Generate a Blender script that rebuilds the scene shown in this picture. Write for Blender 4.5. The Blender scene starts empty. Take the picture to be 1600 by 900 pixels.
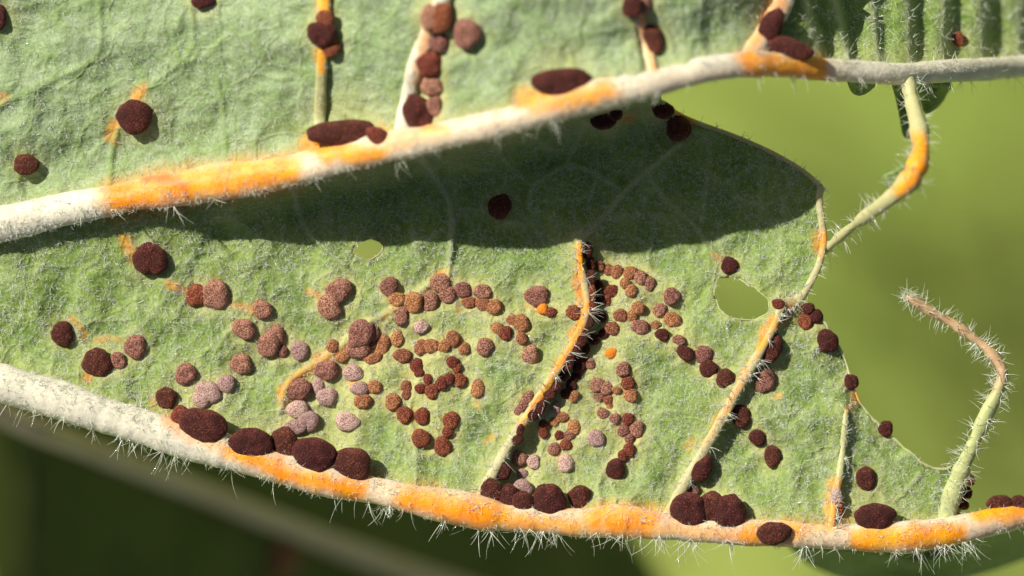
# Underside of a rust-infected mallow leaf, macro.  1 Blender unit = 1 cm.
import bpy, math, random
import numpy as np
from mathutils import Vector

rng = np.random.default_rng(7)
random.seed(7)
sc = bpy.context.scene
sc.unit_settings.system = 'METRIC'
sc.unit_settings.scale_length = 0.01          # centimetres

# ------------------------------------------------------------------ camera
PX = 460.0            # photo pixels per cm in the plane of focus
D = 25.0              # camera to plane of focus, cm
cam_d = bpy.data.cameras.new('camera')
cam = bpy.data.objects.new('camera', cam_d)
sc.collection.objects.link(cam)
cam.location = (0, 0, D)
cam_d.sensor_width = 36.0
cam_d.lens = 36.0 * D / (1600 / PX)
cam_d.clip_start = 0.1
cam_d.clip_end = 2000
cam_d.dof.use_dof = True
cam_d.dof.focus_distance = D - 0.03
cam_d.dof.aperture_fstop = 0.30
sc.camera = cam

# ------------------------------------------------------------------ light
EL = math.radians(42)
SH = np.array([0.80, -0.60])                  # way the shadows fall (x, y)
to_sun = Vector((-SH[0] * math.cos(EL), -SH[1] * math.cos(EL), math.sin(EL)))
w = bpy.data.worlds.new('World'); sc.world = w; w.use_nodes = True
nt = w.node_tree
sky = nt.nodes.new('ShaderNodeTexSky')
sky.sky_type = 'NISHITA'; sky.sun_disc = False
sky.sun_elevation = EL
sky.air_density = .7; sky.dust_density = 2.5; sky.ozone_density = .4
sky.sun_rotation = math.atan2(to_sun.x, to_sun.y)
nt.links.new(sky.outputs[0], nt.nodes['Background'].inputs[0])
nt.nodes['Background'].inputs[1].default_value = 0.05
sd = bpy.data.lights.new('sun', 'SUN'); sd.energy = 5.0; sd.angle = math.radians(0.53)
sd.color = (1.0, 0.95, 0.87)
so = bpy.data.objects.new('sun', sd); sc.collection.objects.link(so)
so.rotation_euler = to_sun.to_track_quat('Z', 'Y').to_euler()
so.location = to_sun * 60
sc.view_settings.view_transform = 'Standard'
sc.view_settings.look = 'None'
sc.view_settings.exposure = 0.3
sc.view_settings.gamma = 1.0
sc.view_settings.use_curve_mapping = False
sc.render.engine = 'CYCLES'
sc.cycles.use_denoising = True

# ------------------------------------------------------------------ helpers
def W(x, y, z):
    """photo pixel + height above the plane of focus (in pixels) -> world cm"""
    x = np.asarray(x, float); y = np.asarray(y, float); z = np.asarray(z, float) / PX
    s = (D - z) / D
    return np.stack(np.broadcast_arrays((x - 800) / PX * s, -(y - 450) / PX * s, z), -1)

def noise2(x, y, scale, seed):
    """smooth value noise, -1..1"""
    r = np.random.default_rng(seed).uniform(-1, 1, (128, 128))
    u = np.asarray(x) / scale + 31.7; v = np.asarray(y) / scale + 17.3
    i = np.floor(u).astype(int); j = np.floor(v).astype(int)
    f = u - i; g = v - j
    f = f * f * (3 - 2 * f); g = g * g * (3 - 2 * g)
    a = r[i % 128, j % 128]; b = r[(i + 1) % 128, j % 128]
    c = r[i % 128, (j + 1) % 128]; d = r[(i + 1) % 128, (j + 1) % 128]
    return (a * (1 - f) + b * f) * (1 - g) + (c * (1 - f) + d * f) * g

def smooth(t):
    t = np.clip(t, 0, 1); return t * t * (3 - 2 * t)

def catmull(pts, step=5.0):
    """resample a polyline (rows: x, y, ...) along a Catmull-Rom curve"""
    p = np.array(pts, float)
    if len(p) == 2:
        p = np.array([p[0], (p[0] + p[1]) / 2, p[1]])
    q = np.vstack([2 * p[0] - p[1], p, 2 * p[-1] - p[-2]])
    out = []
    for i in range(1, len(q) - 2):
        n = max(2, int(np.hypot(*(q[i + 1] - q[i])[:2]) / step))
        t = np.linspace(0, 1, n, endpoint=False)[:, None]
        a, b, c, d = q[i - 1], q[i], q[i + 1], q[i + 2]
        out.append(0.5 * (2 * b + (c - a) * t + (2 * a - 5 * b + 4 * c - d) * t ** 2 + (3 * b - 3 * c + d - a) * t ** 3))
    out.append(p[-1:])
    return np.vstack(out)

def dist_poly(x, y, pts):
    """distance to a polyline, plus nearest index parameter"""
    x = np.asarray(x, float); y = np.asarray(y, float)
    best = np.full(x.shape, 1e9); par = np.zeros(x.shape)
    p = np.array(pts, float)
    if len(p) == 1:
        return np.hypot(x - p[0, 0], y - p[0, 1]), par
    for i in range(len(p) - 1):
        ax, ay = p[i, :2]; bx, by = p[i + 1, :2]
        dx, dy = bx - ax, by - ay
        l2 = dx * dx + dy * dy + 1e-9
        t = np.clip(((x - ax) * dx + (y - ay) * dy) / l2, 0, 1)
        d = np.hypot(x - ax - t * dx, y - ay - t * dy)
        m = d < best
        best = np.where(m, d, best); par = np.where(m, i + t, par)
    return best, par

def inside(x, y, poly):
    p = np.array(poly, float); n = len(p)
    r = np.zeros(np.shape(x), bool)
    for i in range(n):
        x1, y1 = p[i]; x2, y2 = p[(i + 1) % n]
        if y1 == y2: continue
        c = ((y1 > y) != (y2 > y)) & (x < (x2 - x1) * (y - y1) / (y2 - y1) + x1)
        r ^= c
    return r

def interp(x, tab, k):
    t = np.array(tab, float); return np.interp(x, t[:, 0], t[:, k])

def mesh_obj(name, verts, faces, mat, parent=None, smooth_=True, attr=None):
    """faces: an (n,4) or (n,3) int array"""
    me = bpy.data.meshes.new(name)
    verts = np.asarray(verts, np.float32); faces = np.asarray(faces, np.int32)
    k = faces.shape[1]; n = len(faces)
    me.vertices.add(len(verts)); me.vertices.foreach_set('co', verts.ravel())
    me.loops.add(n * k); me.loops.foreach_set('vertex_index', faces.ravel())
    me.polygons.add(n)
    me.polygons.foreach_set('loop_start', np.arange(n, dtype=np.int32) * k)
    me.polygons.foreach_set('use_smooth', np.full(n, smooth_, bool))
    me.update(calc_edges=True); me.validate()
    if attr is not None:
        a = me.attributes.new('pigment', 'FLOAT_COLOR', 'POINT')
        a.data.foreach_set('color', np.asarray(attr, np.float32).ravel())
    me.materials.append(mat)
    o = bpy.data.objects.new(name, me)
    sc.collection.objects.link(o)
    if parent is not None: o.parent = parent
    return o

def empty(name, loc, label, cat):
    o = bpy.data.objects.new(name, None); sc.collection.objects.link(o)
    o.location = loc; o.empty_display_size = 0.2
    o['label'] = label; o['category'] = cat
    return o

# ------------------------------------------------------------------ materials
def new_mat(name):
    m = bpy.data.materials.new(name); m.use_nodes = True
    t = m.node_tree; t.nodes.clear()
    return m, t

def N(t, kind, **kw):
    n = t.nodes.new(kind)
    for k, v in kw.items():
        if k.startswith('i_'):
            key = k[2:].replace('_', ' ')
            n.inputs[int(key) if key.isdigit() else key].default_value = v
        else:
            setattr(n, k, v)
    return n

def noise_n(t, vec, scale, detail=2.0, rough=0.5):
    n = N(t, 'ShaderNodeTexNoise'); n.inputs['Scale'].default_value = scale
    n.inputs['Detail'].default_value = detail; n.inputs['Roughness'].default_value = rough
    t.links.new(vec, n.inputs['Vector']); return n.outputs['Fac']

def ramp(t, fac, a, b, ca=(0, 0, 0, 1), cb=(1, 1, 1, 1)):
    r = N(t, 'ShaderNodeValToRGB'); e = r.color_ramp.elements
    e[0].position = a; e[1].position = b; e[0].color = ca; e[1].color = cb
    t.links.new(fac, r.inputs[0]); return r.outputs[0]

def mixc(t, fac, a, b, mode='MIX'):
    n = N(t, 'ShaderNodeMix', data_type='RGBA', blend_type=mode)
    for s, v in ((n.inputs[0], fac), (n.inputs[6], a), (n.inputs[7], b)):
        if hasattr(v, 'links') or isinstance(v, bpy.types.NodeSocket): t.links.new(v, s)
        elif isinstance(v, (int, float)): s.default_value = v
        else: s.default_value = (*v, 1) if len(v) == 3 else v
    return n.outputs[2]

def mul(t, a, b, op='MULTIPLY'):
    n = N(t, 'ShaderNodeMath', operation=op)
    for s, v in ((n.inputs[0], a), (n.inputs[1], b)):
        if isinstance(v, (int, float)): s.default_value = v
        else: t.links.new(v, s)
    return n.outputs[0]

def pigment(t):
    a = N(t, 'ShaderNodeAttribute', attribute_name='pigment')
    s = N(t, 'ShaderNodeSeparateColor'); t.links.new(a.outputs['Color'], s.inputs[0])
    return s.outputs[0], s.outputs[1], s.outputs[2]

def leaf_material(name, ga, gb, fuzz, rib=(.50, .55, .30), fz=(.60, .68, .36)):
    m, t = new_mat(name)
    co = N(t, 'ShaderNodeTexCoord').outputs['Object']
    R, G, B = pigment(t)
    base = mixc(t, ramp(t, noise_n(t, co, 9, 3), .35, .65), ga, gb)
    fine = noise_n(t, co, 95, 2, .6)
    base = mixc(t, mul(t, ramp(t, fine, .45, .75), fuzz), base, fz)
    mid = noise_n(t, co, 34, 3, .6)
    base = mixc(t, mul(t, ramp(t, mid, .45, .75), .5), base, (.15, .25, .035))
    # net of the finest veins
    dv = N(t, 'ShaderNodeVectorMath', operation='ADD')
    nz = N(t, 'ShaderNodeTexNoise'); nz.inputs['Scale'].default_value = 5
    t.links.new(co, nz.inputs['Vector'])
    sv = N(t, 'ShaderNodeVectorMath', operation='SCALE'); sv.inputs['Scale'].default_value = .16
    t.links.new(nz.outputs['Color'], sv.inputs[0])
    t.links.new(co, dv.inputs[0]); t.links.new(sv.outputs[0], dv.inputs[1])
    vo = N(t, 'ShaderNodeTexVoronoi', feature='DISTANCE_TO_EDGE', voronoi_dimensions='2D'); vo.inputs['Scale'].default_value = 6.5
    t.links.new(dv.outputs[0], vo.inputs['Vector'])
    net = ramp(t, vo.outputs['Distance'], .0, .06, (1, 1, 1, 1), (0, 0, 0, 1))
    base = mixc(t, mul(t, net, .3), base, (.30, .40, .10))
    on = ramp(t, noise_n(t, co, 40, 3, .6), .3, .7, (.55, .55, .55, 1), (1, 1, 1, 1))
    base = mixc(t, mul(t, B, .8), base, rib)
    base = mixc(t, mul(t, G, on), base, (.62, .57, .22))
    oc = mixc(t, ramp(t, noise_n(t, co, 26, 3), .35, .7), (.80, .40, .04), (.70, .19, .012))
    base = mixc(t, mul(t, R, on), base, oc)
    p = N(t, 'ShaderNodeBsdfPrincipled')
    t.links.new(base, p.inputs['Base Color'])
    p.inputs['Roughness'].default_value = .62
    p.inputs['Specular IOR Level'].default_value = .3
    p.inputs['Sheen Weight'].default_value = .35
    p.inputs['Sheen Roughness'].default_value = .4
    p.inputs['Sheen Tint'].default_value = (.85, .95, .85, 1)
    tr = N(t, 'ShaderNodeBsdfTranslucent')
    tc = mixc(t, .5, base, (.30, .42, .03)); t.links.new(tc, tr.inputs[0])
    mx = N(t, 'ShaderNodeMixShader'); mx.inputs[0].default_value = .22
    t.links.new(p.outputs[0], mx.inputs[1]); t.links.new(tr.outputs[0], mx.inputs[2])
    h = mul(t, mul(t, fine, 1.0), mul(t, mid, 1.6), 'ADD')
    b = N(t, 'ShaderNodeBump'); b.inputs['Strength'].default_value = .5; b.inputs['Distance'].default_value = .007
    t.links.new(h, b.inputs['Height'])
    b2 = N(t, 'ShaderNodeBump'); b2.inputs['Strength'].default_value = .3; b2.inputs['Distance'].default_value = .008
    t.links.new(net, b2.inputs['Height']); t.links.new(b.outputs[0], b2.inputs['Normal'])
    t.links.new(b2.outputs[0], p.inputs['Normal']); t.links.new(b2.outputs[0], tr.inputs['Normal'])
    o = N(t, 'ShaderNodeOutputMaterial'); t.links.new(mx.outputs[0], o.inputs[0])
    return m

def vein_material(name, cream, sub=.25):
    m, t = new_mat(name)
    co = N(t, 'ShaderNodeTexCoord').outputs['Object']
    R, G, B = pigment(t)
    n1 = noise_n(t, co, 22, 4, .6)
    c = mixc(t, ramp(t, n1, .35, .7), cream, tuple(v * .82 for v in cream))
    c = mixc(t, mul(t, G, .8), c, (.42, .50, .20))          # greenish thin veins
    on = ramp(t, noise_n(t, co, 17, 4, .65), .22, .5, (.85, .85, .85, 1), (1, 1, 1, 1))
    oc = mixc(t, ramp(t, noise_n(t, co, 11, 3, .6), .32, .62), (.90, .41, .006), (.84, .27, .004))
    c = mixc(t, mul(t, R, on), c, oc)
    c = mixc(t, B, c, (.36, .09, .04))                        # dead red-brown tissue
    p = N(t, 'ShaderNodeBsdfPrincipled'); t.links.new(c, p.inputs['Base Color'])
    p.inputs['Roughness'].default_value = .5
    p.inputs['Specular IOR Level'].default_value = .35
    p.inputs['Subsurface Weight'].default_value = sub
    p.inputs['Subsurface Radius'].default_value = (1.0, .6, .25)
    p.inputs['Subsurface Scale'].default_value = .03
    p.inputs['Sheen Weight'].default_value = .03
    b = N(t, 'ShaderNodeBump'); b.inputs['Strength'].default_value = .4; b.inputs['Distance'].default_value = .008
    t.links.new(mul(t, noise_n(t, co, 60, 3, .6), noise_n(t, co, 14, 2), 'ADD'), b.inputs['Height'])
    t.links.new(b.outputs[0], p.inputs['Normal'])
    o = N(t, 'ShaderNodeOutputMaterial'); t.links.new(p.outputs[0], o.inputs[0])
    return m

def pustule_material(name, dark, light, cover):
    """powdery crust of spores: dark grains under paler dust"""
    m, t = new_mat(name)
    co = N(t, 'ShaderNodeTexCoord').outputs['Object']
    oi = N(t, 'ShaderNodeObjectInfo')
    g = noise_n(t, co, 250, 1, .6)
    big = noise_n(t, co, 14, 3, .6)
    k = mul(t, g, mul(t, mul(t, big, .5, 'SUBTRACT'), .5), 'ADD')
    f = ramp(t, k, .60 - cover * .26, .74 - cover * .22)
    c = mixc(t, f, dark, light)
    hv = N(t, 'ShaderNodeHueSaturation')
    t.links.new(mul(t, mul(t, oi.outputs['Random'], .5), .75, 'ADD'), hv.inputs['Value'])
    t.links.new(mul(t, mul(t, oi.outputs['Random'], .02), .49, 'ADD'), hv.inputs['Hue'])
    t.links.new(c, hv.inputs['Color'])
    p = N(t, 'ShaderNodeBsdfPrincipled'); t.links.new(hv.outputs[0], p.inputs['Base Color'])
    p.inputs['Roughness'].default_value = .7
    p.inputs['Specular IOR Level'].default_value = .25
    p.inputs['Sheen Weight'].default_value = .14
    p.inputs['Sheen Roughness'].default_value = .45
    p.inputs['Sheen Tint'].default_value = (.85, .48, .38, 1)
    b = N(t, 'ShaderNodeBump'); b.inputs['Strength'].default_value = .9; b.inputs['Distance'].default_value = .006
    t.links.new(g, b.inputs['Height'])
    t.links.new(b.outputs[0], p.inputs['Normal'])
    o = N(t, 'ShaderNodeOutputMaterial'); t.links.new(p.outputs[0], o.inputs[0])
    return m

def hair_material():
    m, t = new_mat('trichome')
    p = N(t, 'ShaderNodeBsdfPrincipled')
    p.inputs['Base Color'].default_value = (.93, .95, .84, 1)
    p.inputs['Roughness'].default_value = .14
    p.inputs['Specular IOR Level'].default_value = 1.0
    p.inputs['Coat Weight'].default_value = .6
    p.inputs['Coat Roughness'].default_value = .08
    tr = N(t, 'ShaderNodeBsdfTranslucent'); tr.inputs[0].default_value = (.90, .94, .78, 1)
    mx = N(t, 'ShaderNodeMixShader'); mx.inputs[0].default_value = .35
    t.links.new(p.outputs[0], mx.inputs[1]); t.links.new(tr.outputs[0], mx.inputs[2])
    o = N(t, 'ShaderNodeOutputMaterial'); t.links.new(mx.outputs[0], o.inputs[0])
    return m

M_LEAF = leaf_material('leaf_underside', (.13, .23, .026), (.26, .37, .068), .5)
M_LEAFUP = leaf_material('leaf_underside_downy', (.25, .36, .145), (.35, .45, .24), .6, (.22, .35, .07), (.60, .68, .46))
M_VEIN = vein_material('main_vein', (.74, .70, .54), .5)
M_SIDE = vein_material('side_vein', (.52, .47, .24), .2)
M_DRY = vein_material('dry_vein', (.50, .33, .17), .1)
M_PUST = {
    'D': pustule_material('spores_dark_maroon', (.040, .006, .003), (.22, .055, .032), .30),
    'M': pustule_material('spores_brown', (.11, .036, .022), (.46, .22, .15), .72),
    'P': pustule_material('spores_pink_grey', (.22, .11, .09), (.56, .38, .32), .9),
    'O': pustule_material('spores_rust', (.15, .045, .015), (.50, .22, .10), .72),
    'R': pustule_material('spores_red_brown', (.10, .016, .006), (.36, .11, .05), .55),
    'A': pustule_material('spores_orange', (.70, .18, .01), (.80, .28, .03), .6),
    'W': pustule_material('spores_whitish', (.35, .18, .12), (.75, .64, .55), .9),
}
M_HAIR = hair_material()

# ------------------------------------------------------------------ the shape of the leaf
# upper main vein: x, y, half width, height
UV = [(-470, 455, 40, -10), (-300, 415, 36, -5), (-100, 371, 31, 8), (0, 350, 28, 14), (54, 338, 27, 18), (170, 313, 24, 34), (300, 291, 28, 62),
      (380, 280, 28, 82), (460, 266, 25, 106), (530, 247, 23, 132), (600, 231, 23, 160), (700, 210, 21, 198), (800, 187, 22, 222), (880, 160, 26, 236),
      (940, 146, 24, 240), (1000, 135, 21, 240), (1050, 122, 20, 232), (1100, 109, 20, 222), (1170, 100, 20, 196), (1230, 103, 19, 162),
      (1300, 109, 17, 116), (1400, 115, 18, 58), (1500, 110, 18, -40), (1600, 104, 18, -160), (1720, 98, 18, -290)]
LV = [(-470, 455, 40, -10), (-300, 500, 34, -5), (-120, 560, 30, 0), (0, 597, 29, 4), (100, 628, 29, 6), (200, 660, 28, 6), (300, 692, 28, 6), (400, 718, 27, 6),
      (500, 748, 25, 6), (600, 770, 21, 5), (700, 791, 27, 6), (760, 803, 25, 6), (800, 808, 22, 5), (900, 816, 22, 5), (970, 815, 26, 5), (1040, 822, 22, 4),
      (1100, 829, 19, 2), (1200, 833, 21, 0), (1300, 838, 20, -8), (1400, 839, 25, -18), (1470, 833, 23, -28), (1550, 815, 21, -42), (1600, 805, 20, -55), (1720, 780, 18, -90)]
LV = [(a, b, c, d + 11) for a, b, c, d in LV]
UVc, LVc = catmull(UV), catmull(LV)

E = [(905, 378), (906, 410), (913, 445), (917, 480), (908, 512), (890, 545), (866, 584), (838, 628), (812, 668), (785, 712), (765, 750), (752, 778)]
F = [(1222, 472), (1208, 512), (1184, 556), (1155, 605), (1122, 665), (1090, 720), (1066, 762), (1044, 806)]
H = [(1322, 640), (1318, 690), (1312, 740), (1304, 785), (1298, 828)]
Ec, Fc, Hc = (catmull(v, 8) for v in (E, F, H))

def step_right(x, y, line, height, reach, y0, y1):
    """the blade drops to the right of a side vein and climbs back"""
    p = np.array(line); order = np.argsort(p[:, 1])
    s = (x - np.interp(y, p[order, 1], p[order, 0])) * .85
    k = smooth((y - y0 + 60) / 90) * smooth((y1 + 40 - y) / 70)
    s_ = np.maximum(s, 0)
    left = np.exp(-np.abs(s) / 60) * .35 * (s < 0) + .35 * np.exp(-s_ / 12) * (s >= 0)
    return k * height * (left - np.exp(-s_ / reach) * (1 - np.exp(-s_ / 10)) * (s > 0))

FINE = [  # thin raised veins seen on the blades: points, width, strength
    ([(650, 240), (690, 290), (706, 330), (704, 400), (700, 430)], 6, .9), ([(706, 325), (745, 326), (790, 322)], 4, .5),
    ([(456, 285), (468, 330), (490, 370), (540, 415)], 5, .7), ([(900, 372), (935, 348), (975, 300), (1010, 268), (1060, 225)], 6, .9),
    ([(975, 300), (930, 270), (885, 258), (835, 290), (828, 325)], 5, .7), ([(1010, 270), (1040, 310), (1080, 345), (1110, 385), (1125, 405)], 5, .7),
    ([(1110, 235), (1104, 290), (1098, 345)], 5, .6), ([(1190, 240), (1190, 330)], 5, .4), ([(885, 258), (900, 225), (915, 190)], 5, .6),
    ([(765, 220), (800, 262), (835, 290)], 4, .5), ([(1000, 160), (1010, 200), (1040, 240)], 4, .5),
    ([(100, 495), (130, 525), (160, 530), (205, 520), (250, 478), (265, 450)], 6, .25), ([(200, 365), (215, 400), (265, 445), (320, 470), (400, 490)], 6, .4),
    ([(440, 640), (455, 595), (520, 550), (560, 515), (620, 480), (690, 430)], 7, .7), ([(655, 590), (640, 640), (650, 700), (650, 760)], 5, .5),
    ([(740, 625), (760, 650), (775, 680), (770, 700)], 4, .5), ([(780, 560), (850, 575), (865, 580)], 4, .4), ([(840, 470), (860, 490), (905, 490)], 4, .5),
    ([(700, 640), (660, 640)], 4, .4), ([(1035, 520), (1140, 605)], 7, .7), ([(1000, 690), (940, 740), (938, 800)], 6, .5), ([(1190, 520), (1250, 540), (1300, 600)], 5, .4),
    ([(1200, 650), (1260, 700), (1305, 790)], 5, .35), ([(1440, 740), (1400, 780), (1320, 800)], 5, .35), ([(1120, 395), (1135, 430)], 5, .5),
    ([(620, 480), (600, 520), (625, 560), (650, 580)], 5, .4), ([(0, 440), (70, 470), (150, 500)], 5, .3), ([(300, 400), (380, 380), (430, 420), (520, 440)], 4, .3),
    # upper blade
    ([(155, 0), (155, 80), (115, 110), (20, 155), (0, 165)], 6, .45), ([(298, 0), (300, 75), (255, 120), (215, 150)], 6, .5), ([(300, 75), (340, 130), (352, 225), (350, 270)], 5, .45),
    ([(215, 150), (180, 215), (170, 290)], 6, .6), ([(400, 0), (410, 90), (505, 115)], 5, .3), ([(505, 45), (600, 75), (655, 80)], 5, .3), ([(560, 0), (565, 90), (560, 190)], 5, .25),
    ([(730, 60), (745, 100), (800, 150)], 5, .3), ([(800, 0), (880, 60), (900, 120)], 5, .4), ([(880, 60), (1000, 40)], 5, .3), ([(1100, 0), (1090, 50), (1110, 100)], 5, .3), ([(40, 260), (100, 280), (170, 215)], 5, .3)]

HOLES = [[(1117, 462), (1118, 442), (1128, 433), (1146, 432), (1166, 442), (1186, 455), (1200, 468), (1201, 484), (1190, 494), (1166, 500), (1140, 496), (1124, 484)],
         [(551, 392), (558, 381), (574, 374), (590, 375), (599, 382), (597, 392), (588, 403), (572, 407), (557, 402)]]
HOLES = [catmull(h + [h[0]], 4)[:-1] for h in HOLES]
HOLES = [h + 2.4 * np.stack([noise2(h[:, 0], h[:, 1], 7, 81), noise2(h[:, 0], h[:, 1], 7, 82)], 1) for h in HOLES]

def veinlets(x, y, cell=72.0, seed=5):
    """distance to the nearest border of an uneven cell net (px)"""
    r = np.random.default_rng(seed).uniform(.08, .92, (97, 97, 2))
    x = x + 9 * noise2(x, y, 30, 71) + 3 * noise2(x, y, 9, 73); y = y + 9 * noise2(x, y, 30, 72) + 3 * noise2(x, y, 9, 74)
    i = np.floor(x / cell).astype(int); j = np.floor(y / cell).astype(int)
    d1 = np.full(np.shape(x), 1e9); d2 = d1.copy()
    for a in (-1, 0, 1):
        for b in (-1, 0, 1):
            p = r[(i + a) % 97, (j + b) % 97]
            d = np.hypot((i + a + p[..., 0]) * cell - x, (j + b + p[..., 1]) * cell - y)
            d2 = np.where(d < d1, d1, np.minimum(d2, d)); d1 = np.minimum(d1, d)
    return (d2 - d1) * .5

def ridge(x, y):
    e = veinlets(x, y); e2 = veinlets(x, y, 31.0, 6)
    w_ = .55 + .45 * noise2(x, y, 60, 75)
    b = w_ * (.50 * np.exp(-(e / 3.6) ** 2)) + .22 * w_ * np.exp(-(e2 / 2.6) ** 2)
    z = w_ * (3.6 * np.exp(-(e / 6.5) ** 1.3)) + 1.3 * np.exp(-(e2 / 4) ** 1.5)
    for pts, wd, s in FINE:
        p = np.array(pts)
        m = (x > p[:, 0].min() - 40) & (x < p[:, 0].max() + 40) & (y > p[:, 1].min() - 40) & (y < p[:, 1].max() + 40)
        if not m.any(): continue
        d, _ = dist_poly(x[m], y[m], catmull(pts, 14))
        r = np.exp(-(d / wd) ** 2) * s
        z[m] = np.maximum(z[m], r * 9); b[m] = np.maximum(b[m], r)
    return z, b

def z_lower(x, y, fine=True):
    x = np.asarray(x, float); y = np.asarray(y, float)
    zc = interp(x, UV, 3); yc = interp(x, UV, 1)
    d = np.maximum(y - yc, 0) * .96
    valley = -18 - 14 * np.exp(-((x - 980) / 300) ** 2) * np.exp(-((y - 330) / 150) ** 2)
    fade = smooth((1330 - x) / 180)
    z = valley + (zc - 26 - valley) * np.exp(-(d / (36 + 60 * smooth((520 - x) / 420))) ** 2) * fade
    dl, _ = dist_poly(x, y, LVc[::6])
    z = z + 12 * np.exp(-(dl / 70) ** 2) + 12 * np.exp(-(dl / 36) ** 2)
    for ln, hgt in ((Ec, 9), (Fc, 9), (Hc, 5)):
        dv_, _ = dist_poly(x, y, ln[::4]); z = z + hgt * np.exp(-(dv_ / 15) ** 2)
    z = z + step_right(x, y, Ec, 13, 120, 385, 770) + step_right(x, y, Fc, 9, 110, 470, 800) + step_right(x, y, Hc, 9, 80, 640, 830)
    z = z - 45 * smooth((x - 1250) / 350)
    z = z + 9 * noise2(x, y, 95, 1) + 7 * noise2(x, y, 42, 2)
    if fine:
        z = z + 1.6 * noise2(x, y, 13, 3) + ridge(x, y)[0]
    return z

def z_upper(x, y, fine=True):
    x = np.asarray(x, float); y = np.asarray(y, float)
    zc = interp(x, UV, 3); yc = interp(x, UV, 1)
    d = np.maximum(yc - y, 0)
    z = zc - 10 + .16 * np.minimum(d, 700) * smooth((1250 - x) / 300) - 12 * np.exp(-((d - 60) / 50) ** 2)
    for xt, xb in ((505, 500), (690, 632), (985, 1018)):
        s = x - np.interp(y, [0, 200], [xt, xb])
        s_ = np.maximum(s, 0)
        z = z - 16 * np.exp(-s_ / 55) * (1 - np.exp(-s_ / 8)) * (s > 0) * smooth((yc - y) / 40)
    z = z + 16 * np.exp(-(d / 42) ** 2) + 9 * noise2(x, y, 85, 4) + 6.5 * noise2(x, y, 38, 5)
    if fine:
        z = z + 1.5 * noise2(x, y, 13, 6) + ridge(x, y)[0]
    return z

PL_T = np.array([1222, 1256, 1303, 1362, 1418, 1475, 1532, 1598, 1660, 1730, 1800.])   # pleat crests at y = 0
PL_B = np.array([1172, 1286, 1326, 1371, 1422, 1472, 1535, 1590, 1655, 1725, 1795.])   # and at y = 95
PL_A = np.array([38, 42, 48, 30, 44, 52, 52, 50, 50, 50.])
def pleat_t(x, y):
    k = np.clip(y / 95, -1.5, 1.2)
    t = np.zeros(np.shape(x)); idx = np.zeros(np.shape(x), int)
    for i in range(len(PL_T) - 1):
        a = PL_T[i] + (PL_B[i] - PL_T[i]) * k; b = PL_T[i + 1] + (PL_B[i + 1] - PL_T[i + 1]) * k
        m = (x >= a) & (x < b)
        t = np.where(m, (x - a) / (b - a), t); idx = np.where(m, i, idx)
    return t, idx

def z_pleat(x, y, fine=True):
    x = np.asarray(x, float); y = np.asarray(y, float)
    zc = interp(x, UV, 3); yc = interp(x, UV, 1)
    t, i = pleat_t(x, y)
    d = np.maximum(yc - y, 0)
    v = smooth(t / .3) * (1 - smooth((t - .2) / .8))
    z = zc - 12 - .6 * np.minimum(d, 260) * smooth((x - 1225) / 120) - PL_A[i] * .5 * v * smooth(d / 35)
    z = z + 4 * noise2(x, y, 40, 8)
    if fine: z = z + 1.6 * noise2(x, y, 13, 9)
    return z

# ------------------------------------------------------------------ rust pustules: x, y, rx, ry, turn (deg), kind
PU_UP = [(317, 2, 18, 11, 0, 'D'), (-1, 26, 11, 22, 0, 'D'), (210, 182, 28, 25, -20, 'D'), (41, 257, 20, 16, 10, 'D'),
         (508, 29, 14, 13, 0, 'R'), (503, 53, 22, 21, 0, 'D'), (518, 74, 14, 15, 0, 'R'),
         (672, 28, 15, 20, 0, 'M'), (690, 26, 16, 27, -8, 'R'), (686, 67, 15, 15, 0, 'M'), (671, 100, 20, 19, 0, 'R'), (676, 134, 19, 16, 0, 'M'), (679, 166, 13, 15, 0, 'M'),
         (655, 178, 24, 29, 20, 'D'), (730, 53, 22, 22, 0, 'M'), (542, 209, 58, 22, 0, 'D'), (590, 212, 18, 13, -15, 'R'), (878, 128, 44, 22, 6, 'D'),
         (988, 10, 15, 19, 0, 'D'), (1008, 6, 9, 16, 0, 'M'), (1021, 60, 14, 25, 18, 'D'), (1204, 44, 18, 30, -25, 'D'), (1233, 76, 36, 17, -12, 'D')]
PU_PLEAT = [(1497, 62, 11, 13, 0, 'R')]
PU_EDGE = [(945, 187, 21, 15, 15, 'D'), (962, 178, 10, 11, 0, 'D'), (1060, 200, 20, 20, 0, 'D'), (1036, 172, 18, 13, -25, 'D')]
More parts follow.
